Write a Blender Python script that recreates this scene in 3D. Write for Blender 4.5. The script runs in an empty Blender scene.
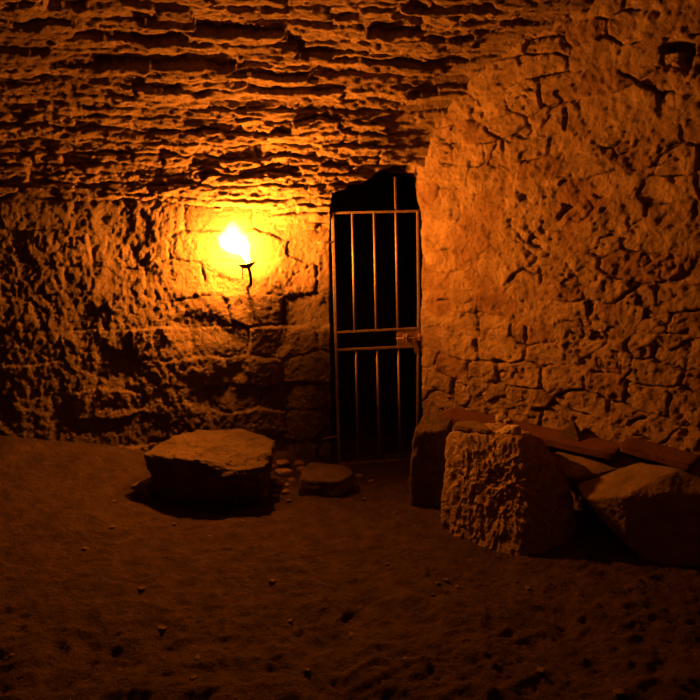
import bpy, bmesh, math
import numpy as np
from mathutils import Vector, Matrix

scn = bpy.context.scene
COL = scn.collection
rng = np.random.default_rng(11)

# ------------------------------------------------------------------ camera
F_PX, PITCH, CAM_H = 700.0, math.atan(125 / 700.0), 1.64
cam_d = bpy.data.cameras.new('camera')
cam = bpy.data.objects.new('camera', cam_d)
COL.objects.link(cam)
cam.location = (0, 0, CAM_H)
cam.rotation_euler = (math.pi / 2 - PITCH, 0, 0)
cam_d.sensor_width = 36.0
cam_d.sensor_fit = 'HORIZONTAL'
cam_d.lens = 36.0 * F_PX / 700.0
cam_d.clip_start = 0.02
scn.camera = cam
scn.view_settings.view_transform = 'Standard'
scn.view_settings.look = 'None'
scn.view_settings.gamma = 1
scn.view_settings.use_curve_mapping = False
scn.view_settings.exposure = 0

# ------------------------------------------------------------------ room axes
TB = math.radians(8)                      # the lamp wall is turned 8 degrees
E1 = np.array([math.cos(TB), math.sin(TB)])      # along the lamp wall
N1 = np.array([math.sin(TB), -math.cos(TB)])     # out of the lamp wall into the room
ORG = np.array([0.188, 4.7])
KX, KY = 0.496, 4.743                     # corner of lamp wall and right wall
RD = np.array([math.cos(math.radians(45)), -math.sin(math.radians(45))])
RN = np.array([-math.sin(math.radians(45)), -math.cos(math.radians(45))])  # into the room
SPRING, AW, BH, SUP = 1.77, 2.7, 1.20, 2.6          # vault springing, half span, rise


def uv_xy(u, d):
    return ORG[0] + u * E1[0] + d * N1[0], ORG[1] + u * E1[1] + d * N1[1]


def ray(px, py):
    a = (px - 350) / F_PX
    b = (350 - py) / F_PX
    return a, math.cos(PITCH) + math.sin(PITCH) * b, -math.sin(PITCH) + math.cos(PITCH) * b


def on_wall(px, py, d=0.0):
    """u, z of a measured point on the plane d in front of the lamp wall"""
    r = ray(px, py)
    o = ORG + d * N1
    s = float(o @ N1) / (r[0] * N1[0] + r[1] * N1[1])
    x, y, z = r[0] * s, r[1] * s, CAM_H + r[2] * s
    return float((np.array([x, y]) - ORG) @ E1), z


# ------------------------------------------------------------------ noise
def _h(ix, iy, iz, s):
    v = (ix.astype(np.int64) * 374761393 + iy.astype(np.int64) * 668265263
         + iz.astype(np.int64) * 2147483647 + s * 974634777) & 0xFFFFFFFF
    v = ((v ^ (v >> 13)) * 1274126177) & 0xFFFFFFFF
    v = ((v ^ (v >> 16)) * 2246822519) & 0xFFFFFFFF
    v = v ^ (v >> 15)
    return v.astype(np.float64) / 4294967295.0


def vnoise(x, y, z=None, s=0):
    x = np.asarray(x, float)
    y = np.asarray(y, float)
    two = z is None
    if two:
        x, y = 0.8 * x + 0.6 * y, -0.6 * x + 0.8 * y
    ix, iy = np.floor(x), np.floor(y)
    fx, fy = x - ix, y - iy
    fx = fx * fx * fx * (fx * (fx * 6 - 15) + 10)
    fy = fy * fy * fy * (fy * (fy * 6 - 15) + 10)
    if two:
        iz = np.zeros_like(ix)
        a = _h(ix, iy, iz, s) * (1 - fx) + _h(ix + 1, iy, iz, s) * fx
        b = _h(ix, iy + 1, iz, s) * (1 - fx) + _h(ix + 1, iy + 1, iz, s) * fx
        return (a * (1 - fy) + b * fy) * 2 - 1
    z = np.asarray(z, float)
    iz = np.floor(z)
    fz = z - iz
    fz = fz * fz * (3 - 2 * fz)
    r = []
    for k in (0, 1):
        a = _h(ix, iy, iz + k, s) * (1 - fx) + _h(ix + 1, iy, iz + k, s) * fx
        b = _h(ix, iy + 1, iz + k, s) * (1 - fx) + _h(ix + 1, iy + 1, iz + k, s) * fx
        r.append(a * (1 - fy) + b * fy)
    return (r[0] * (1 - fz) + r[1] * fz) * 2 - 1


def fbm(x, y, z=None, o=4, s=0, g=0.5, ridge=False):
    t, a, n, f = 0, 1.0, 0, 1.0
    for i in range(o):
        q = vnoise(x * f, y * f, None if z is None else z * f, s + i * 17)
        if ridge:
            q = 1 - 2 * np.abs(q)
        t = t + a * q
        n += a
        a *= g
        f *= 2.07
    return t / n


def sstep(a, b, x):
    t = np.clip((x - a) / (b - a), 0, 1)
    return t * t * (3 - 2 * t)


def voronoi(x, y, s=0, jx=0.8, jy=0.6):
    """edge distance, random per cell (2), offset to the cell centre"""
    ix, iy = np.floor(x), np.floor(y)
    z0 = np.zeros_like(ix)
    d1 = np.full(x.shape, 9.0)
    d2 = np.full(x.shape, 9.0)
    r1 = np.zeros(x.shape)
    r2 = np.zeros(x.shape)
    ox = np.zeros(x.shape)
    oy = np.zeros(x.shape)
    for dj in (-1, 0, 1):
        for di in (-2, -1, 0, 1, 2):
            cx, cy = ix + di, iy + dj
            px = cx + 0.5 + jx * (_h(cx, cy, z0, s) - 0.5) + 0.5 * (np.mod(cy, 2))
            py = cy + 0.5 + jy * (_h(cx, cy, z0, s + 1) - 0.5)
            ax, ay = np.abs(x - px), np.abs(y - py)
            d = 0.55 * np.maximum(ax, ay) + 0.45 * np.sqrt(ax * ax + ay * ay)
            m = d < d1
            d2 = np.where(m, d1, np.minimum(d2, d))
            r1 = np.where(m, _h(cx, cy, z0, s + 2), r1)
            r2 = np.where(m, _h(cx, cy, z0, s + 3), r2)
            ox = np.where(m, x - px, ox)
            oy = np.where(m, y - py, oy)
            d1 = np.where(m, d, d1)
    return d2 - d1, r1, r2, ox, oy


# ------------------------------------------------------------------ materials
def mat_new(name):
    m = bpy.data.materials.new(name)
    m.use_nodes = True
    nt = m.node_tree
    b = nt.nodes['Principled BSDF']
    return m, nt, b


def stone_mat(name, c1, c2, scale=6.0, rough=0.85, bump=0.5, tint=None, fine=70.0, spec=0.25, bdist=.02):
    m, nt, b = mat_new(name)
    N, L = nt.nodes, nt.links
    tc = N.new('ShaderNodeTexCoord')
    n1 = N.new('ShaderNodeTexNoise')
    n1.inputs['Scale'].default_value = scale
    n1.inputs['Detail'].default_value = 8
    n1.inputs['Roughness'].default_value = 0.65
    L.new(tc.outputs['Object'], n1.inputs['Vector'])
    cr = N.new('ShaderNodeValToRGB')
    cr.color_ramp.elements[0].position = 0.32
    cr.color_ramp.elements[1].position = 0.68
    cr.color_ramp.elements[0].color = (*c1, 1)
    cr.color_ramp.elements[1].color = (*c2, 1)
    L.new(n1.outputs['Fac'], cr.inputs['Fac'])
    out = cr.outputs['Color']
    if tint:
        at = N.new('ShaderNodeAttribute')
        at.attribute_name = 'tone'
        mr = N.new('ShaderNodeValToRGB')
        mr.color_ramp.elements[0].color = (*tint[0], 1)
        mr.color_ramp.elements[1].color = (*tint[1], 1)
        e = mr.color_ramp.elements.new(0.5)
        e.color = (1, 1, 1, 1)
        L.new(at.outputs['Fac'], mr.inputs['Fac'])
        mx = N.new('ShaderNodeMix')
        mx.data_type = 'RGBA'
        mx.blend_type = 'MULTIPLY'
        mx.inputs['Factor'].default_value = 1
        L.new(out, mx.inputs['A'])
        L.new(mr.outputs['Color'], mx.inputs['B'])
        out = mx.outputs['Result']
    L.new(out, b.inputs['Base Color'])
    b.inputs['Roughness'].default_value = rough
    b.inputs['Specular IOR Level'].default_value = spec
    n2 = N.new('ShaderNodeTexNoise')
    n2.inputs['Scale'].default_value = fine
    n2.inputs['Detail'].default_value = 6
    n2.inputs['Roughness'].default_value = 0.7
    L.new(tc.outputs['Object'], n2.inputs['Vector'])
    bp = N.new('ShaderNodeBump')
    bp.inputs['Strength'].default_value = bump
    bp.inputs['Distance'].default_value = bdist
    L.new(n2.outputs['Fac'], bp.inputs['Height'])
    L.new(bp.outputs['Normal'], b.inputs['Normal'])
    return m


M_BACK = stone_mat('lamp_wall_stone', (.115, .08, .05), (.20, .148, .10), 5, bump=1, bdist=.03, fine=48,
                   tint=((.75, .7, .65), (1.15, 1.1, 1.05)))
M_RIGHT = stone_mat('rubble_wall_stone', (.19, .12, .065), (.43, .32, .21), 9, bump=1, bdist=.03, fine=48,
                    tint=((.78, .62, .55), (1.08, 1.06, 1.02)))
M_CEIL = stone_mat('vault_stone', (.19, .13, .08), (.36, .26, .17), 7, bump=1, bdist=.035, fine=45,
                   tint=((.75, .7, .65), (1.1, 1.1, 1.05)))
M_FLOOR = stone_mat('trodden_earth', (.036, .022, .012), (.086, .055, .032), 9, rough=.95, bump=1, bdist=.03,
                    fine=60, spec=.1)
M_ROCK = stone_mat('boulder_stone', (.10, .066, .04), (.21, .15, .09), 8, bump=.9)
M_BOULD = stone_mat('weathered_boulder_stone', (.065, .042, .026), (.13, .09, .055), 8, bump=.9)
M_SLAB = stone_mat('pale_slab_stone', (.15, .10, .06), (.27, .19, .12), 10, bump=.9)
M_BLOCK = stone_mat('hewn_block_stone', (.25, .17, .10), (.46, .33, .21), 12, bump=1, bdist=.03)
M_ROCKD = stone_mat('dark_boulder_stone', (.055, .036, .022), (.12, .08, .05), 8, bump=.9)
M_RED = stone_mat('reddish_slab_stone', (.07, .028, .016), (.13, .055, .03), 9, bump=.6)
M_PALE = stone_mat('pale_lime_stone', (.30, .24, .17), (.46, .38, .28), 14, bump=.5)


def iron_mat(name, c1, c2, metal=.45, rough=.5):
    m = stone_mat(name, c1, c2, 40, rough=rough, bump=.25, fine=180, spec=.5)
    m.node_tree.nodes['Principled BSDF'].inputs['Metallic'].default_value = metal
    return m


M_IRON = iron_mat('rusty_iron', (.22, .15, .10), (.42, .33, .25))
M_DARKIRON = iron_mat('blackened_iron', (.05, .04, .03), (.13, .09, .06))

m, nt, b = mat_new('flame')
nt.nodes.remove(b)
em = nt.nodes.new('ShaderNodeEmission')
em.inputs['Color'].default_value = (1.0, .25, .017, 1)
em.inputs['Strength'].default_value = 3300
nt.links.new(em.outputs[0], nt.nodes['Material Output'].inputs['Surface'])
M_FLAME = m
m, nt, b = mat_new('flame_glow')
nt.nodes.remove(b)
em = nt.nodes.new('ShaderNodeEmission')
em.inputs['Color'].default_value = (1.0, .42, .10, 1)
em.inputs['Strength'].default_value = 130
nt.links.new(em.outputs[0], nt.nodes['Material Output'].inputs['Volume'])
M_GLOW = m


# ------------------------------------------------------------------ object helpers
def link(name, me, mat=None, parent=None, loc=None, smooth=True):
    o = bpy.data.objects.new(name, me)
    COL.objects.link(o)
    if mat:
        me.materials.append(mat)
    if smooth:
        me.polygons.foreach_set('use_smooth', [True] * len(me.polygons))
    if parent:
        o.parent = parent
    if loc is not None:
        o.location = loc
    return o


def tag(o, label, cat, group=None, kind=None):
    o['label'] = label
    o['category'] = cat
    if group:
        o['group'] = group
    if kind:
        o['kind'] = kind
    return o


def empty(name, loc, label, cat, group=None, rz=0):
    o = bpy.data.objects.new(name, None)
    COL.objects.link(o)
    o.location = loc
    o.rotation_euler = (0, 0, rz)
    o.empty_display_size = .1
    return tag(o, label, cat, group)


def grid_mesh(name, P, keep=None, tone=None, flip=False, smooth_deg=None):
    """P: (n, m, 3) positions; keep: (n-1, m-1) faces"""
    n, m_ = P.shape[:2]
    idx = np.arange(n * m_).reshape(n, m_)
    q = np.stack([idx[:-1, :-1], idx[1:, :-1], idx[1:, 1:], idx[:-1, 1:]], -1)
    if flip:
        q = q[..., ::-1]
    q = q[keep] if keep is not None else q.reshape(-1, 4)
    used = np.zeros(n * m_, bool)
    used[q.ravel()] = True
    remap = np.cumsum(used) - 1
    V = P.reshape(-1, 3)[used]
    q = remap[q]
    me = bpy.data.meshes.new(name)
    me.vertices.add(len(V))
    me.vertices.foreach_set('co', V.ravel())
    me.loops.add(q.size)
    me.loops.foreach_set('vertex_index', q.ravel().astype(np.int32))
    me.polygons.add(len(q))
    me.polygons.foreach_set('loop_start', np.arange(0, q.size, 4, dtype=np.int32))
    me.polygons.foreach_set('loop_total', np.full(len(q), 4, np.int32))
    me.update(calc_edges=True)
    if tone is not None:
        a = me.attributes.new('tone', 'FLOAT', 'POINT')
        a.data.foreach_set('value', tone.ravel()[used])
    return me


def seg(*pts):
    """seg(a, step, b, step, c ...) -> non-uniform coordinates"""
    out = [pts[0]]
    for i in range(1, len(pts) - 1, 2):
        st, b_ = pts[i], pts[i + 1]
        n = max(1, int(round((b_ - out[-1]) / st)))
        out += list(np.linspace(out[-1], b_, n + 1)[1:])
    return np.array(out)


def struct(name, me, mat):
    o = link(name, me, mat)
    o['kind'] = 'structure'
    return o


# ------------------------------------------------------------------ opening outline in the lamp wall (u, z)
U_L = on_wall(331, 300)[0]
LINT = [(-.40, 1.76), (U_L, 1.80), (-.305, 1.85), (-.21, 1.875), (-.20, 1.91), (-.12, 1.925),
        (-.06, 1.935), (-.01, 1.99), (.06, 2.02), (.14, 2.03), (.24, 2.03), (.29, 2.01), (.45, 1.99)]
LU = np.array([p[0] for p in LINT])
LZ = np.array([p[1] for p in LINT])
U_K = float((np.array([KX, KY]) - ORG) @ E1)


def in_opening(u, z):
    jl = U_L + .012 * fbm(z * 7, z * 0 + 3.3, o=3, s=5) + .001
    top = np.interp(u, LU, LZ) + .012 * fbm(u * 14, u * 0 + 1.7, o=2, s=8)
    return (u > jl) & (z < top)


# ------------------------------------------------------------------ lamp wall
def back_disp(u, z):
    wu = u + .05 * fbm(u * 3, z * 3, s=3)
    wz = z + .03 * fbm(u * 2.2, z * 2.2, s=4)
    ed, r1, r2, ox, oy = voronoi(wu / .40, (wz + .04) / .205, s=21, jx=.5, jy=.18)
    smoothm = sstep(.05, .35, fbm(u * 1.1 + 3, z * 1.4, o=2, s=31) + .42 * sstep(-1.6, -.9, u) * (1 - sstep(1.1, 1.35, z)) + .1)
    joint = (1 - sstep(.0, .10, ed)) * (.35 + .65 * sstep(-.2, .4, fbm(u * 4, z * 4, o=2, s=6)))
    blocks = (r1 - .5) * .035 + (r2 - .5) * .03 * ox + .02 * oy * (r1 - .4) - .026 * joint * (.45 + .55 * smoothm)
    d = blocks * .75
    left = 1 - sstep(-2.0, -.9, u)
    rough = .35 + .65 * (1 - smoothm)
    d = d + .012 * fbm(u * 2.4, z * 2.4, o=3, s=7) + .15 * sstep(-1.15, -3.1, u) - .065 * sstep(-.88, -.50, u)
    d = d - .12 * sstep(1.35, .1, z) * (1 - sstep(-.65, -.40, u))
    calm = 1 - .8 * np.exp(-((u + .95) ** 2 + (z - 1.55) ** 2) / .09)
    rough = rough * calm
    qu = u + .05 * fbm(u * 7, z * 7, o=3, s=14, g=.65)
    qz = z + .06 * fbm(u * 6, z * 6, o=3, s=15, g=.65)
    d = d + rough * (.0062 + .003 * left) * fbm(qu * 19 + 2.6 * qz, qz * 8, o=5, s=9, ridge=True, g=.72)
    d = d + rough * .008 * fbm(u * 38, z * 28, o=3, s=10)
    d = d + .0045 * fbm(u * 60, z * 60, o=2, s=12)
    # crumbling hollows
    h = fbm(u * 1.7 + 9, z * 2.2, o=3, s=13)
    d = d - .022 * sstep(.22, .45, h)
    return d, r1


us = seg(-4.6, .06, -2.65, .009, .44)
zs = seg(-.35, .03, -.05, .010, 1.25, .009, 1.86)
U, Z = np.meshgrid(us, zs, indexing='ij')
D, tone = back_disp(U, Z)
D = D - .02 * sstep(1.74, 1.84, Z)
x, y = uv_xy(U, D)
P = np.stack([x, y, Z], -1)
uc = (U[1:, 1:] + U[:-1, :-1]) / 2
zc = (Z[1:, 1:] + Z[:-1, :-1]) / 2
keep = ~in_opening(uc, zc)
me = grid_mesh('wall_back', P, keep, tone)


def extrude_edges(me, cond, vec, steps=1, jit=.0):
    """pull boundary edges that satisfy cond(midpoint) along vec: gives the stone its thickness"""
    bm = bmesh.new()
    bm.from_mesh(me)
    ed = [e for e in bm.edges if e.is_boundary and cond((e.verts[0].co + e.verts[1].co) / 2)]
    for k in range(steps):
        r = bmesh.ops.extrude_edge_only(bm, edges=ed)
        vs = [g for g in r['geom'] if isinstance(g, bmesh.types.BMVert)]
        for v in vs:
            v.co += Vector(vec) / steps
            if jit:
                q = v.co
                j = vnoise(np.array([q.x * 14]), np.array([q.y * 14]), np.array([q.z * 14]), 77)[0]
                j2 = vnoise(np.array([q.x * 14]), np.array([q.y * 14]), np.array([q.z * 14]), 79)[0]
                v.co += Vector((j * jit, 0, j2 * jit))
        ed = [g for g in r['geom'] if isinstance(g, bmesh.types.BMEdge)]
    bmesh.ops.recalc_face_normals(bm, faces=bm.faces)
    bm.to_mesh(me)
    bm.free()


BACKV = (-N1[0], -N1[1], 0)


def near_open(c):
    u = float((np.array([c.x, c.y]) - ORG) @ E1)
    return -.40 < u < .42 and -.3 < c.z < 2.06


extrude_edges(me, lambda c: near_open(c) and c.z < 1.83, tuple(.5 * v for v in BACKV), 14, .006)
struct('wall_back', me, M_BACK)


# ------------------------------------------------------------------ vault
tt = np.linspace(0, math.pi, 4001)
ed_ = AW - AW * np.sign(np.cos(tt)) * np.abs(np.cos(tt)) ** (2 / SUP)
ez_ = SPRING + BH * np.abs(np.sin(tt)) ** (2 / SUP)
arc = np.concatenate([[0], np.cumsum(np.hypot(np.diff(ed_), np.diff(ez_)))])
ARC = arc[-1]


def vault(s):
    d, z = np.interp(s, arc, ed_), np.interp(s, arc, ez_)
    h = .03
    dd_ = np.interp(s + h, arc, ed_) - np.interp(s - h, arc, ed_)
    dz_ = np.interp(s + h, arc, ez_) - np.interp(s - h, arc, ez_)
    ln = np.hypot(dd_, dz_)
    return d, z, dz_ / ln, -dd_ / ln             # inward normal


ROWB = np.concatenate([[-.5], np.cumsum(.046 + .036 * np.random.default_rng(5).random(150)) - .5])


def ceil_disp(u, s):
    ws = s + .024 * fbm(u * 2.3, s * 3, o=3, s=41) + .026 * fbm(u * 7, s * 8, o=3, s=42)
    row = np.searchsorted(ROWB, ws.ravel()).reshape(ws.shape) - 1
    lo, hi = ROWB[row], ROWB[row + 1]
    fr = (ws - lo) / (hi - lo)
    z0 = np.zeros_like(u)
    ln = .16 + .42 * _h(row, z0, z0, 51)
    c = u / ln + 7.3 * _h(row, z0, z0, 52) + .12 * fbm(u * 6, s * 20, o=2, s=43)
    ic = np.floor(c)
    fc = c - ic
    r1 = _h(row, ic, z0, 53)
    r2 = _h(row, ic, z0, 54)
    r3 = _h(row, ic, z0, 55)
    edge = np.minimum(np.minimum(fr, 1 - fr) * (hi - lo), np.minimum(fc, 1 - fc) * ln)
    joint = 1 - sstep(.0, .012, edge)
    A = .50 + .85 * sstep(.15, 1.0, s)
    d = A * (.058 * (r1 ** 1.2) - .014)
    d = d + A * .020 * (r2 - .35) * (fr - .5) * 2 + .016 * (r3 - .5) * (fc - .5) * 2
    d = d - .014 * joint
    d = d + .020 * fbm(u * 2.5, s * 5, o=3, s=44)
    d = d + .017 * fbm(u * 8, s * 18, o=4, s=45, ridge=True, g=.62)
    d = d + .011 * fbm(u * 28, s * 44, o=3, s=46)
    return d, r2


us = seg(-4.6, .05, -2.6, .010, 2.3, .06, 5.4)
ss = seg(-.16, .0072, 2.1, .05, ARC + .02)
U, S = np.meshgrid(us, ss, indexing='ij')
d0, z0_, nd, nz = vault(np.clip(S, 0, ARC))
D, tone = ceil_disp(U, S)
w_ = S + .07 * fbm(U * 2.1, S * 4, o=3, s=61)
D = D + .018 - .085 * (1 - sstep(-.10, .05, w_))
x0, y0 = uv_xy(U, d0)
fade = sstep(.0, .45, (x0 - KX) * RN[0] + (y0 - KY) * RN[1])
D = D * (.4 + .6 * fade) - .022 * (1 - fade)
dd, zz = d0 + nd * D, z0_ + nz * D + np.minimum(S, 0)
x, y = uv_xy(U, dd)
P = np.stack([x, y, zz], -1)
x0, y0 = uv_xy(U, d0)
side = (x0 - KX) * RN[0] + (y0 - KY) * RN[1]      # positive = room side of right wall
sc = (side[1:, 1:] + side[:-1, :-1]) / 2
uc = (U[1:, 1:] + U[:-1, :-1]) / 2
z0_ = z0_ + np.minimum(S, 0)
zc = (z0_[1:, 1:] + z0_[:-1, :-1]) / 2
dc = (d0[1:, 1:] + d0[:-1, :-1]) / 2
keep = (sc > -.10) & ~((dc < .5) & in_opening(uc, zc) & (uc < .5))
keep &= ~((dc < .5) & (uc > U_K - .02) & (zc < 2.0)) & ~((uc > U_L) & (zc < 1.74))
me = grid_mesh('ceiling', P, keep, tone)
extrude_edges(me, lambda c: near_open(c) and c.z > 1.70 and (c.x - KX) * RN[0] + (c.y - KY) * RN[1] > -.03,
              tuple(.5 * v for v in BACKV), 12, .005)
struct('ceiling', me, M_CEIL)


# ------------------------------------------------------------------ right wall
def right_disp(t, z):
    wt = t + .045 * fbm(t * 4, z * 4, o=3, s=71)
    wz = z + .035 * fbm(t * 2.5, z * 3, o=3, s=72)
    e1, a1, a2, ox, oy = voronoi(wt / .25, wz / .135, s=81, jx=.9, jy=.42)
    e2, b1, b2, px, py = voronoi(wt / .115, wz / .07, s=91, jx=.9, jy=.75)
    small = sstep(.12, .22, fbm(t * 2.1 + 4, z * 2.6, o=2, s=73))      # patches of chinking stones
    ms = small * .9
    jm = sstep(-.02, .34, 1.3 * fbm(t * 5, z * 5, o=3, s=74) + .28 * sstep(1.35, .7, z) * .55 + .22 * sstep(.9, 1.6, t))   # 0 = mortar smeared
    j1 = (1 - sstep(.0, .085, e1)) * (.05 + .95 * jm)
    j2 = (1 - sstep(.0, .12, e2)) * (.08 + .92 * jm)
    s1 = (a1 - .5) * .028 * (.4 + .6 * jm) + .03 * (a2 - .5) * ox + .025 * (a1 - .5) * oy - .040 * j1
    s2 = (b1 - .5) * .026 + .030 * (b2 - .5) * px - .026 * j2
    d = s1 * (1 - ms) + s2 * ms
    d = d + .022 * fbm(t * 1.8, z * 1.8, o=3, s=75)
    d = d + .015 * fbm(t * 7, z * 7, o=4, s=76, ridge=True, g=.6)
    ck = 1 - np.abs(fbm(t * 5.3, z * 6.1, o=3, s=86))
    d = d - .026 * sstep(.955, .995, ck) * sstep(.0, .3, fbm(t * 3, z * 3, o=2, s=87))
    d = d + .012 * fbm(t * 30, z * 30, o=3, s=77, g=.6)
    # odd deep gaps between stones
    for (ct, cz, rt, rz, dep) in ((1.56, 2.50, .08, .03, .14), (1.62, 2.44, .03, .07, .12), (.98, 2.22, .014, .06, .07),
                                  (.62, .80, .05, .018, .05), (.17, 1.15, .05, .012, .04),
                                  (.80, .98, .012, .06, .05), (.88, 1.35, .012, .05, .05)):
        q = ((t - ct) / rt) ** 2 + ((z - cz) / rz) ** 2 + .5 * fbm(t * 25, z * 25, o=2, s=78)
        d = d - dep * (1 - sstep(.5, 1.3, q))
    tn = np.where(ms > .5, .35 + .3 * b2, a2 * .9 + .05)
    tn = tn + .15 * fbm(t * 3, z * 3, o=2, s=79)
    return d, np.clip(tn, 0, 1)


ts = seg(-.32, .0075, 1.9, .012, 2.4, .05, 6.9)
zs = seg(-.35, .03, .0, .012, .4, .0075, 2.82, .03, 3.2)
T, Z = np.meshgrid(ts, zs, indexing='ij')
D, tone = right_disp(T, Z)
eb = np.exp(-(T / .13) ** 2)
D = D * (1 - .65 * eb) + .012 * eb
x = KX + T * RD[0] + D * RN[0]
y = KY + T * RD[1] + D * RN[1]
P = np.stack([x, y, Z], -1)
x0 = KX + T * RD[0]
y0 = KY + T * RD[1]
dv = (x0 - ORG[0]) * N1[0] + (y0 - ORG[1]) * N1[1]
zv = SPRING + BH * np.clip(1 - np.abs((dv - AW) / AW) ** SUP, 0, 1) ** (1 / SUP)
c4 = lambda a: (a[1:, 1:] + a[:-1, :-1]) / 2
Tc, Zc, zvc, dvc = c4(T), c4(Z), c4(zv), c4(dv)
jag = np.interp(Zc, [0, .5, 1.0, 1.5, 1.72, 1.8, 1.95, 2.0], [.030, .020, .000, -.006, -.020, -.055, -.085, -.10]) \
    + .010 * fbm(Zc * 7, Zc * 0 + .4, o=3, s=83)
keep = ((Zc < zvc + .10) | (dvc < .12)) & ((Tc > jag) | (Zc > 1.99)) & (Zc < 3.2) & ~((dvc < .12) & (Zc > 2.35))
keep &= ~((Tc < -.2) & (Zc < 1.99))
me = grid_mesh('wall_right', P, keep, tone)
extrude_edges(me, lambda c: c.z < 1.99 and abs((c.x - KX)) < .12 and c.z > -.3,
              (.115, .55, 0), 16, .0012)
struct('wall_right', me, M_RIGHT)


# ------------------------------------------------------------------ floor
def floor_h(x, y):
    x = np.asarray(x, float)
    y = np.asarray(y, float)
    u = (x - ORG[0]) * E1[0] + (y - ORG[1]) * E1[1]
    d = (x - ORG[0]) * N1[0] + (y - ORG[1]) * N1[1]
    z = .30 * sstep(-1.0, -2.8, u) * (1 - .85 * sstep(.0, 1.7, d))
    z = z + .05 * sstep(.55, .0, d) * sstep(-.2, -.6, u)
    z = z + .030 * fbm(x * 1.3, y * 1.3, o=2, s=101)
    lump = fbm(x * 3.4, y * 4.6, o=3, s=102)
    near = sstep(3.8, 2.2, y)
    z = z + (.012 + .036 * near) * lump
    z = z + (.006 + .008 * near) * fbm(x * 11, y * 14, o=3, s=103, ridge=True)
    return z - .012


def floor_hf(x, y):
    g = fbm(x * 34, y * 34, o=3, s=104)
    # trodden stone chips
    e, r1, r2, ox, oy = voronoi(x / .05, y / .05, s=111, jx=.8, jy=.8)
    chip = np.where(r1 > .72, (1 - sstep(.0, .42, np.hypot(ox, oy))) * .013 * (.4 + r2), 0)
    dens = sstep(-.2, .3, fbm(x * 2, y * 2, o=2, s=112))
    return floor_h(x, y) + .008 * g + chip * dens


def fz(x, y):
    return float(floor_h(np.array([x]), np.array([y]))[0])


xs = seg(-4.9, .06, -2.5, .012, 2.3, .06, 5.8)
ys = seg(-1.2, .06, 1.75, .010, 3.4, .012, 5.0, .05, 6.3)
X, Y = np.meshgrid(xs, ys, indexing='ij')
Zf = floor_hf(X, Y)
struct('floor', grid_mesh('floor', np.stack([X, Y, Zf], -1)), M_FLOOR)

# ------------------------------------------------------------------ unseen walls of the same room
us = seg(-4.6, .05, 5.4)
zs = seg(-.35, .05, 1.9)
U, Z = np.meshgrid(us, zs, indexing='ij')
D, tone = back_disp(U + 20, Z)
x, y = uv_xy(U, 2 * AW - D)
struct('wall_front', grid_mesh('wall_front', np.stack([x, y, Z], -1), flip=True, tone=tone), M_BACK)
ds = seg(-.1, .05, 5.5)
zs = seg(-.35, .05, 3.2)
Dd, Z = np.meshgrid(ds, zs, indexing='ij')
dp, tone = back_disp(Dd + 40, Z)
x, y = uv_xy(-4.5 + dp, Dd)
struct('wall_left', grid_mesh('wall_left', np.stack([x, y, Z], -1), tone=tone), M_BACK)


# ------------------------------------------------------------------ passage behind the gate
def passage():
    P_, T_ = [], []
    # U-shaped run of wall: left side, end, right side; then a flat lintel ceiling
    path = []
    for d in np.arange(-.42, -1.9, -.04):
        path.append((-.40, d, 1, 0))
    for u in np.arange(-.40, .56, .04):
        path.append((u, -1.9, 0, 1))
    for d in np.arange(-1.9, -.44, .04):
        path.append((.52, d, -1, 0))
    path = np.array(path)
    zs = seg(-.35, .04, 2.25)
    A = path[:, None, :] + 0 * zs[None, :, None]
    Zp = zs[None, :] + 0 * A[..., 0]
    run = np.arange(len(path))[:, None] * .04 + 0 * Zp
    dp, tn = back_disp(run + 60, Zp)
    uu = A[..., 0] + A[..., 2] * dp
    d_ = A[..., 1] + A[..., 3] * dp
    x, y = uv_xy(uu, d_)
    struct('wall_passage', grid_mesh('wall_passage', np.stack([x, y, Zp], -1), tone=tn), M_BACK)
    uu, d_ = np.meshgrid(seg(-.5, .04, .62), seg(-2.0, .04, -.30), indexing='ij')
    x, y = uv_xy(uu, d_)
    zt = 2.10 + .03 * fbm(uu * 6, d_ * 6, o=3, s=121)
    struct('ceiling_passage', grid_mesh('ceiling_passage', np.stack([x, y, zt], -1), tone=zt * 0 + .5), M_CEIL)


passage()


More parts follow.
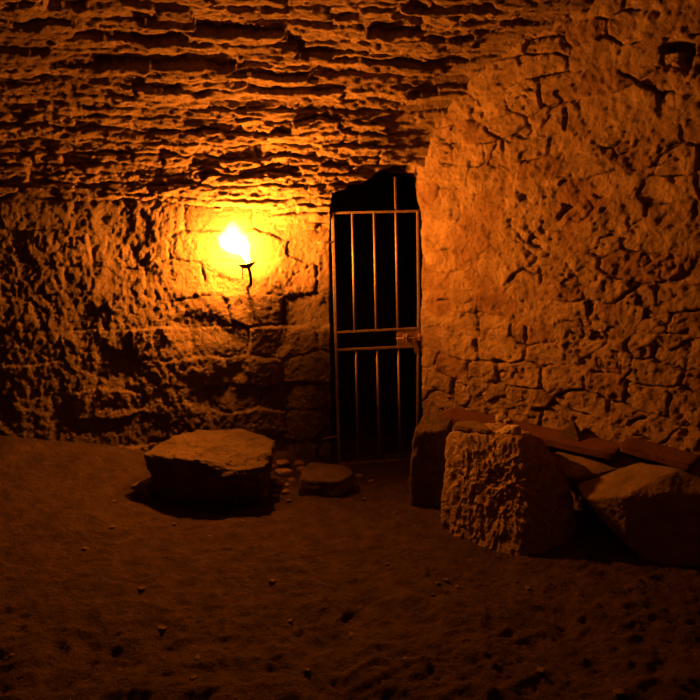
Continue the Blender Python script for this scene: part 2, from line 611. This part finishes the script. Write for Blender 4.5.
# ------------------------------------------------------------------ stones
def rock_mesh(name, pts, res=40, k=16, amp=.012, fr=9.0, seed=0, strata=0.0, pit=0.0, flute=0.0):
    """stone from the corners of its rough block; pts are local"""
    pts = np.array(pts, float)
    bm = bmesh.new()
    for p in pts:
        bm.verts.new(p)
    bmesh.ops.convex_hull(bm, input=bm.verts)
    bm.normal_update()
    c = (pts.max(0) + pts.min(0)) / 2 * .5 + pts.mean(0) * .5
    Nn, Pd = [], []
    for f in bm.faces:
        n = np.array(f.normal)
        dd = float(n @ (np.array(f.verts[0].co) - c))
        if dd < 0:
            n, dd = -n, -dd
        if f.calc_area() > 1e-7 and dd > 1e-5:
            Nn.append(n)
            Pd.append(dd)
    bm.free()
    Nn, Pd = np.array(Nn), np.array(Pd)
    ext = (pts.max(0) - pts.min(0)) / 2
    g = np.linspace(-1, 1, res + 1)
    bm = bmesh.new()
    vd = {}
    faces = []
    for ax in range(3):
        for sg in (-1, 1):
            for i in range(res):
                for j in range(res):
                    q = []
                    for (a, b_) in ((i, j), (i + 1, j), (i + 1, j + 1), (i, j + 1)):
                        v = [0, 0, 0]
                        v[ax] = sg * res
                        v[(ax + 1) % 3] = 2 * a - res
                        v[(ax + 2) % 3] = 2 * b_ - res
                        v = tuple(v)
                        if v not in vd:
                            vd[v] = len(vd)
                        q.append(vd[v])
                    faces.append(q if sg > 0 else q[::-1])
    bm.free()
    dirs = np.array(list(vd.keys()), float) / res * ext
    dirs /= np.linalg.norm(dirs, axis=1)[:, None]
    inv = np.clip(dirs @ Nn.T, 0, None) / Pd[None, :]
    # several coplanar triangles count once
    r = np.zeros(len(dirs))
    seen = []
    for q in range(len(Pd)):
        if any(abs(Nn[q] @ Nn[w]) > .995 and abs(Pd[q] - Pd[w]) < .004 and Nn[q] @ Nn[w] > 0 for w in seen):
            continue
        seen.append(q)
    r = (inv[:, seen] ** k).sum(1) ** (-1.0 / k)
    V = c + dirs * r[:, None]
    s = seed * 13 + 200
    a, b_, d_ = V[:, 0] * fr, V[:, 1] * fr, V[:, 2] * fr
    dsp = amp * fbm(a * .5, b_ * .5, d_ * .5, o=3, s=s) * 1.3
    dsp += amp * .9 * fbm(a * 1.5, b_ * 1.5, d_ * 1.5, o=3, s=s + 3, ridge=True)
    dsp += amp * .35 * fbm(a * 6, b_ * 6, d_ * 6, o=2, s=s + 5)
    if strata:
        dsp += strata * fbm(a * .8, b_ * .8, d_ * 4.5, o=2, s=s + 9)
    if flute:
        dsp += flute * fbm(a * 2.6, b_ * 2.6, d_ * .55, o=3, s=s + 15, ridge=True)
    if pit:
        dsp -= pit * sstep(.1, .5, fbm(a * 1.1, b_ * 1.1, d_ * .7, o=3, s=s + 11))
    V = V + dirs * dsp[:, None]
    me = bpy.data.meshes.new(name)
    me.from_pydata(V.tolist(), [], faces)
    me.update()
    return me


def rock(name, label, cat, pts, mat, group=None, **kw):
    """pts in world metres; the object's origin goes to the middle of its foot"""
    pts = np.array(pts, float)
    o0 = np.array([pts[:, 0].mean(), pts[:, 1].mean(), pts[:, 2].min()])
    me = rock_mesh(name, pts - o0, **kw)
    o = link(name, me, mat, loc=tuple(o0))
    return tag(o, label, cat, group)


# flat boulder on the left
rock('boulder', 'broad flat-topped boulder lying on the earth floor below the flame', 'boulder',
     [(-1.20, 4.08, -.05), (-.84, 3.94, -.06), (-.54, 4.06, -.05), (-.53, 4.34, -.03), (-1.0, 4.44, -.03),
      (-1.25, 4.04, .285), (-1.22, 4.02, .12), (-.92, 3.90, .285), (-.84, 3.90, .06), (-.68, 3.85, .225), (-.52, 3.92, .255), (-.50, 3.92, .15), (-.47, 4.06, .275),
      (-.48, 4.34, .28), (-.70, 4.46, .32), (-1.02, 4.46, .31), (-1.20, 4.26, .30)],
     M_BOULD, res=90, amp=.019, seed=1, strata=.020, k=26)
rock('cobble', 'small rounded cobble touching the left end of the flat boulder', 'stone',
     [(-1.36, 4.06, .0), (-1.22, 4.03, .0), (-1.20, 4.16, .0), (-1.32, 4.18, .0),
      (-1.35, 4.08, .075), (-1.24, 4.06, .085), (-1.22, 4.14, .08), (-1.31, 4.15, .08)], M_ROCK, res=20, amp=.006, k=6, seed=2, fr=14)
# stone at the foot of the gate
rock('doorstep_stone', 'low flat brick-shaped stone lying in front of the foot of the gate', 'stone',
     [(-.33, 4.12, -.02), (-.05, 4.12, -.02), (.03, 4.24, -.02), (-.30, 4.36, -.02),
      (-.32, 4.14, .085), (-.07, 4.13, .075), (.02, 4.24, .085), (-.02, 4.36, .10), (-.27, 4.38, .115)],
     M_ROCKD, res=32, amp=.007, seed=3, strata=.004)
# squared block, lit on its left face
rock('squared_block', 'large rough-hewn squared stone block with its lit face toward the gate', 'stone block',
     [(.505, 3.64, -.05), (.85, 3.31, -.06), (1.12, 3.42, -.05), (1.25, 3.62, -.04), (.95, 3.98, -.03), (.68, 3.90, -.03),
      (.54, 3.77, .505), (.93, 3.63, .49), (1.05, 3.77, .49), (.90, 3.98, .49), (.69, 3.93, .505), (1.21, 3.69, .26), (.90, 3.39, .18)],
     M_BLOCK, res=110, amp=.011, seed=4, pit=.012, k=30, fr=15, flute=.013)
rock('block', 'dark upright stone block wedged between the gate and the large squared block', 'stone block',
     [(.355, 3.94, -.04), (.56, 3.92, -.04), (.64, 4.14, -.03), (.46, 4.28, -.03),
      (.37, 3.97, .45), (.56, 3.95, .46), (.64, 4.16, .48), (.47, 4.28, .48), (.345, 3.97, .20)],
     M_ROCKD, res=48, amp=.012, seed=5)
rock('lime_lump', 'pale crumbly lump of lime lying on top of the large squared block', 'stone',
     [(.82, 3.70, .505), (.93, 3.69, .505), (.95, 3.76, .505), (.83, 3.78, .505),
      (.86, 3.71, .535), (.93, 3.70, .56), (.95, 3.75, .555), (.87, 3.76, .54), (.80, 3.74, .51)], M_PALE, res=30, amp=.010, fr=30, seed=6, k=8)
rock('flat_stone', 'thin flat crust of stone capping the left of the large squared block', 'stone',
     [(.57, 3.79, .512), (.78, 3.71, .508), (.80, 3.76, .51), (.74, 3.89, .512), (.61, 3.88, .512),
      (.58, 3.80, .533), (.77, 3.72, .528), (.73, 3.87, .536), (.62, 3.87, .536)], M_ROCK, res=28, amp=.007, fr=16, seed=7, k=10)
# slabs on the right
rock('tilted_slab', 'smooth wedge-shaped slab tilted between the squared block and right wall', 'stone slab',
     [(1.14, 3.86, .25), (1.30, 3.88, .27), (1.58, 3.62, .30), (1.50, 3.63, .22), (1.26, 3.68, .16),
      (1.12, 3.84, .355), (1.32, 3.85, .385), (1.585, 3.61, .395), (1.54, 3.60, .375), (1.24, 3.64, .275), (1.15, 3.70, .285)],
     M_SLAB, res=44, amp=.006, seed=8, k=24)
rock('slab_block', 'biggest dark slab with a sloping top at the right edge', 'stone block',
     [(1.48, 3.40, -.05), (1.50, 3.27, -.05), (1.95, 3.16, -.05), (1.98, 3.20, -.05), (1.66, 3.42, -.05),
      (1.21, 3.44, .24), (1.222, 3.585, .262), (1.36, 3.33, .295), (1.735, 3.38, .468), (1.93, 3.24, .36), (1.735, 3.45, .475), (1.625, 3.56, .44),
      (1.40, 3.44, .14), (1.46, 3.33, .16)],
     M_SLAB, res=72, amp=.007, seed=9, k=40)
rock('prop_stone', 'dark stone propping up the wedge-shaped tilted slab from below', 'stone',
     [(1.32, 3.70, -.04), (1.44, 3.66, -.04), (1.50, 3.66, -.04), (1.34, 3.84, -.04),
      (1.32, 3.70, .21), (1.42, 3.67, .23), (1.48, 3.67, .24), (1.34, 3.82, .27)], M_ROCKD, res=24, amp=.008, seed=19)


def wall_pt(t, off, z):
    return (KX + t * RD[0] + off * RN[0], KY + t * RD[1] + off * RN[1], z)


def along_wall(t0, t1, o0, o1, z0, z1, th, dz=0.0):
    p = []
    for t, f in ((t0, 0), (t1, 1)):
        zb = z0 + (z1 - z0) * f
        p += [wall_pt(t, o0, zb - th), wall_pt(t, o1, zb - th - .01), wall_pt(t, o0, zb + dz), wall_pt(t, o1, zb)]
    return p


rock('long_slab', 'long reddish slab running down along the foot of the right wall', 'stone slab',
     along_wall(.30, 1.46, .04, .17, .425, .435, .035, .03), M_RED, res=50, amp=.007, seed=10, fr=8)
rock('foot_stone', 'dark stone at the right wall foot holding up the long reddish slab', 'stone',
     along_wall(.34, .62, .05, .20, .37, .36, .42, .0), M_RED, res=32, amp=.008, seed=11)
rock('pointed_stone', 'small dark pointed stone leaning on the right wall above the slabs', 'stone',
     [wall_pt(1.10, .04, .44), wall_pt(1.24, .04, .44), wall_pt(1.10, .13, .44), wall_pt(1.25, .13, .44),
      wall_pt(1.16, .05, .54), wall_pt(1.18, .08, .53)], M_ROCKD, res=20, amp=.004, seed=13)
rock('shelf_stone', 'flat dark red stone against the wall nearest the right edge', 'stone',
     along_wall(1.48, 1.85, .03, .15, .49, .47, .035, .02), M_RED, res=26, amp=.006, seed=14)
for i, (t, o, z, s, lab) in enumerate((
        (.70, .08, .455, .030, 'pale crumb of lime resting on the long reddish slab, larger one'),
        (.75, .09, .45, .020, 'smaller pale crumb of lime beside the larger one on the long slab'))):
    cx, cy, cz = wall_pt(t, o, z)
    rock('lime_crumb', lab, 'stone', [(cx + a * s, cy + b_ * s, cz + c_ * s) for a in (-1, 1) for b_ in (-1, 1) for c_ in (-.6, .9)],
         M_PALE, res=12, amp=.008, fr=40, seed=15 + i, k=4)

# rubble between boulder and doorstep
proto = [rock_mesh('rubble_stone', [(a * (1 + .3 * rng.uniform(-1, 1)), b_ * (1 + .3 * rng.uniform(-1, 1)), c_ * .6 * (1 + .3 * rng.uniform(-1, 1)))
                                    for a in (-.05, .05) for b_ in (-.04, .04) for c_ in (-.04, .04)], res=14, amp=.006, fr=22, seed=20 + i, k=9)
         for i in range(5)]
for p in proto:
    p.materials.append(M_BLOCK)
    p.polygons.foreach_set('use_smooth', [True] * len(p.polygons))


def scatter(name, label, cat, group, spots):
    for (x, y, s, k) in spots:
        o = bpy.data.objects.new(name, proto[k % 5])
        COL.objects.link(o)
        o.location = (x, y, fz(x, y) + .012 * s)
        o.scale = (s, s, s)
        o.rotation_euler = (0, 0, rng.uniform(0, 6.28))
        tag(o, label, cat, group)


scatter('rubble_stone', 'broken stone in the rubble between the flat boulder and the gate stone', 'stone',
        'rubble between the boulder and the gate',
        [(-.44, 4.40, 1.0, 0), (-.55, 4.50, .8, 1), (-.33, 4.48, .7, 2), (-.47, 4.27, .6, 3), (-.38, 4.33, .5, 4),
         (-.62, 4.56, .7, 0), (-.25, 4.52, .6, 1), (-.40, 4.16, .45, 2), (-.45, 4.55, .9, 3), (-.12, 4.48, .6, 4),
         (.06, 4.44, .5, 0), (.14, 4.36, .45, 1), (-.46, 4.12, .4, 2), (-.30, 4.38, .6, 2), (-.58, 4.42, .7, 4),
         (-.30, 4.44, .45, 3), (-.40, 4.25, .4, 1), (-.68, 4.60, .6, 2), (-.35, 4.56, .7, 0)])
peb = []
for i in range(46):
    x = rng.uniform(-1.5, 1.0)
    y = rng.uniform(2.1, 4.3)
    if (-1.35 < x < -.4 and 3.8 < y) or (x > .3 and y > 3.2):
        continue
    peb.append((x, y, rng.uniform(.12, .34), i))
proto = [p.copy() for p in proto]
for p in proto:
    p.materials[0] = M_ROCK
scatter('pebble', 'small loose pebble lying on the trodden earth floor', 'pebble', 'pebbles on the earth floor', peb)

# ------------------------------------------------------------------ gate
GD = -.03


def gp(px, py):
    u, z = on_wall(px, py, GD)
    return u, z


gx, gy = uv_xy(0, GD)
G_BASE = gp(378, 462)[1]
gate = empty('barred_gate', (gx, gy, G_BASE), 'narrow iron barred gate closing the dark opening in the corner', 'gate', rz=TB)


def L(px, py, y=0.0):
    u, z = gp(px, py)
    return Vector((u, y, z - G_BASE))


def bar(name, a, b_, w, t, mat, parent, bev=.0015, round_=False):
    """bar of section w x t from a to b (local)"""
    a, b_ = Vector(a), Vector(b_)
    ax = (b_ - a)
    ln = ax.length
    bm = bmesh.new()
    if round_:
        bmesh.ops.create_cone(bm, cap_ends=True, segments=16, radius1=w / 2, radius2=w / 2, depth=ln)
    else:
        bmesh.ops.create_cube(bm, size=1)
        bmesh.ops.scale(bm, vec=(w, t, ln), verts=bm.verts)
        bmesh.ops.bevel(bm, geom=list(bm.edges), offset=bev, segments=2, affect='EDGES')
    z = ax.normalized()
    yv = Vector((0, 1, 0))
    if abs(z.dot(yv)) > .9:
        yv = Vector((0, 0, 1))
    xv = yv.cross(z).normalized()
    yv = z.cross(xv)
    mt = Matrix((xv, yv, z)).transposed().to_4x4()
    mt.translation = (a + b_) / 2
    bm.transform(mt)
    me = bpy.data.meshes.new(name)
    bm.to_mesh(me)
    bm.free()
    return link(name, me, mat, parent, smooth=round_)


bar('post', L(332.5, 212), L(339, 465), .017, .02, M_IRON, gate)
bar('post', L(417.5, 210), L(418.5, 300), .014, .02, M_IRON, gate)['label'] = 'upper length of the latch-side post'
bar('post', L(418.5, 300), L(417, 459), .014, .02, M_IRON, gate)['label'] = 'lower length of the latch-side post'
bar('rail', L(331, 213), L(418.5, 211), .016, .018, M_IRON, gate)
bar('rail', L(334, 332.5), L(421, 328), .014, .018, M_IRON, gate)
bar('rail', L(335, 350), L(414, 346.5), .015, .018, M_IRON, gate)
bar('rail', L(339, 464), L(416, 459), .016, .018, M_IRON, gate)
for (a, b_, c_, d_) in (((352.2, 213), (354.8, 332), (356, 350), (357.8, 463)),
                        ((374, 212.5), (376.3, 331), (377, 349.5), (379.5, 461.5)),
                        ((395.2, 177), (397.8, 329.5), (398.3, 348.5), (400.3, 460.5))):
    bar('bar', L(*a, .004), L(*b_, .004), .0155, .0155, M_IRON, gate, round_=True)
    bar('bar', L(*c_, .004), L(*d_, .004), .0155, .0155, M_IRON, gate, round_=True)


def plate(name, corners, t, mat, parent, y=0.0):
    bm = bmesh.new()
    vs = [bm.verts.new(L(*c, y)) for c in corners]
    f = bm.faces.new(vs)
    r = bmesh.ops.extrude_face_region(bm, geom=[f])
    for v in r['geom']:
        if isinstance(v, bmesh.types.BMVert):
            v.co.y += t
    bmesh.ops.recalc_face_normals(bm, faces=bm.faces)
    bmesh.ops.bevel(bm, geom=list(bm.edges), offset=.0015, segments=1, affect='EDGES')
    me = bpy.data.meshes.new(name)
    bm.to_mesh(me)
    bm.free()
    return link(name, me, mat, parent, smooth=False)


M_RUST = iron_mat('rust_brown_iron', (.20, .11, .06), (.36, .22, .13), .3, .65)
lp = plate('latch_plate', [(396.5, 329), (420.5, 327.5), (420.5, 336.5), (411, 346), (397, 347.5)], .004, M_RUST, gate, -.006)
bolt = bar('bolt', L(395, 337.6, -.040), L(433, 335.6, -.052), .011, .011, M_RUST, gate, round_=True)
bar('bolt_handle', L(402, 332.5, -.048), L(402.6, 340, -.056), .009, .009, M_RUST, bolt, round_=True)
for q in (406, 418.5):
    bar('guide', L(q, 333.5, -.026), L(q + .2, 340, -.026), .012, .048, M_RUST, bolt)
bar('hasp', L(412.6, 338, -.056), L(415.3, 352, -.054), .026, .009, M_RUST, gate)
bar('hinge_pin', L(317, 242.5, -.045), L(333, 242, -.006), .010, .010, M_IRON, gate, round_=True)
bar('hinge_pin', L(322, 437, -.045), L(338, 435.5, -.006), .012, .012, M_IRON, gate, round_=True)


# ------------------------------------------------------------------ oil lamp on the wall
LD = .13
lu, lz = on_wall(248, 264, LD)
lx, ly = uv_xy(lu, LD)
lamp = empty('wall_lamp', (lx, ly, lz), 'small iron oil lamp with a bright flame on the wall left of the gate', 'lamp', rz=TB)
S_ = 4.55 / 700.0                                    # metres per photographed pixel here


def lathe(name, prof, mat, parent, loc=(0, 0, 0), seg_=28, scale=(1, 1, 1)):
    bm = bmesh.new()
    rings = []
    for r, z in prof:
        rings.append([bm.verts.new((scale[0] * r * math.cos(2 * math.pi * i / seg_), scale[1] * r * math.sin(2 * math.pi * i / seg_), z))
                      for i in range(seg_)])
    for a, b_ in zip(rings, rings[1:]):
        for i in range(seg_):
            bm.faces.new((a[i], a[(i + 1) % seg_], b_[(i + 1) % seg_], b_[i]))
    bm.faces.new(rings[0][::-1])
    bm.faces.new(rings[-1])
    bmesh.ops.recalc_face_normals(bm, faces=bm.faces)
    me = bpy.data.meshes.new(name)
    bm.to_mesh(me)
    bm.free()
    return link(name, me, mat, parent, loc)


# shallow dish, spout drawn out to the left
bm = bmesh.new()
n = 32
prof = [(.0, -.030), (.35, -.027), (.7, -.014), (1.0, .004), (.93, .006), (.6, -.006), (.0, -.012)]
rings = []
for r, z in prof:
    ring = []
    for i in range(n):
        a = 2 * math.pi * i / n
        ca, sa = math.cos(a), math.sin(a)
        sx = .054 if ca > 0 else .066
        sy = .040 * (1 - .45 * max(0, -ca) ** 2)
        tip = -.010 * max(0, -ca) ** 2 * r + .018 * max(0, ca) * r
        ring.append(bm.verts.new((sx * r * ca, sy * r * sa, z + tip)))
    rings.append(ring)
for a, b_ in zip(rings, rings[1:]):
    for i in range(n):
        bm.faces.new((a[i], a[(i + 1) % n], b_[(i + 1) % n], b_[i]))
bmesh.ops.remove_doubles(bm, verts=bm.verts, dist=1e-5)
bmesh.ops.recalc_face_normals(bm, faces=bm.faces)
me = bpy.data.meshes.new('dish')
bm.to_mesh(me)
bm.free()
link('dish', me, M_DARKIRON, lamp)


def tube(name, pts, radii, mat, parent):
    cu = bpy.data.curves.new(name, 'CURVE')
    cu.dimensions = '3D'
    sp = cu.splines.new('NURBS')
    sp.points.add(len(pts) - 1)
    for p, q, r in zip(sp.points, pts, radii):
        p.co = (*q, 1)
        p.radius = r
    sp.use_endpoint_u = True
    sp.order_u = 4
    cu.bevel_depth = 1.0
    cu.bevel_resolution = 3
    cu.resolution_u = 8
    cu.use_fill_caps = True
    tmp = bpy.data.objects.new('tmp', cu)
    COL.objects.link(tmp)
    dg = bpy.context.evaluated_depsgraph_get()
    me = bpy.data.meshes.new_from_object(tmp.evaluated_get(dg))
    bpy.data.objects.remove(tmp)
    me.name = name
    return link(name, me, mat, parent)


# curved bracket: leaves the dish, drops and hooks back
tube('bracket', [(.004, .005, -.026), (.010, .01, -.05), (.017, .02, -.09), (.016, .03, -.13), (.000, .045, -.150), (-.012, .07, -.148), (-.012, .20, -.145)],
     [.009, .009, .010, .011, .010, .008, .008], M_DARKIRON, lamp)
tube('chain_hook', [(-.034, .01, -.018), (-.037, .012, -.06), (-.034, .015, -.095)], [.004, .005, .004], M_DARKIRON, lamp)
lathe('wick_holder', [(.004, -.004), (.009, .0), (.009, .020), (.006, .024)], M_DARKIRON, lamp, (-.004, 0, -.012))

# flame blown to the left: a small bright heart in a wide ragged envelope
def flame_mesh(name, path, rad, wob, flat):
    bm = bmesh.new()
    n, m_ = 36, 40
    path, rad = np.array(path), np.array(rad)
    tq = np.linspace(0, 1, len(path))
    rings = []
    for k in range(m_):
        q = k / (m_ - 1)
        c = [np.interp(q, tq, path[:, a]) for a in range(3)]
        r = np.interp(q, tq, rad)
        ring = []
        for i in range(n):
            a = 2 * math.pi * i / n
            w_ = 1 + wob * float(vnoise(np.array([math.cos(a) * 1.6 + 5]), np.array([math.sin(a) * 1.6]), np.array([c[2] * 16]), 7)[0])
            ring.append(bm.verts.new((c[0] + r * w_ * math.cos(a), c[1] + flat * r * w_ * math.sin(a), c[2])))
        rings.append(ring)
    for a, b_ in zip(rings, rings[1:]):
        for i in range(n):
            bm.faces.new((a[i], a[(i + 1) % n], b_[(i + 1) % n], b_[i]))
    bm.faces.new(rings[0][::-1])
    bm.faces.new(rings[-1])
    bmesh.ops.recalc_face_normals(bm, faces=bm.faces)
    me = bpy.data.meshes.new(name)
    bm.to_mesh(me)
    bm.free()
    return me


fl = link('flame', flame_mesh('flame', [(-.004, 0, .010), (-.006, 0, .03), (-.020, 0, .055), (-.062, -.01, .075), (-.075, -.015, .115), (-.082, -.015, .165),
                                        (-.085, -.01, .205), (-.088, -.005, .245), (-.088, 0, .275)],
                              [.014, .026, .038, .080, .098, .090, .058, .030, .003], .45, .7), M_GLOW, lamp)
link('flame_core', flame_mesh('flame_core', [(-.004, 0, .016), (-.008, 0, .035), (-.030, -.004, .070), (-.058, -.006, .105), (-.070, -.004, .150), (-.074, 0, .185)],
                              [.008, .018, .027, .036, .026, .003], .2, .8), M_FLAME, fl)

# ------------------------------------------------------------------ near-black surroundings
w = bpy.data.worlds.new('world')
scn.world = w
w.use_nodes = True
w.node_tree.nodes['Background'].inputs[0].default_value = (.5, .2, .05, 1)
w.node_tree.nodes['Background'].inputs[1].default_value = .0
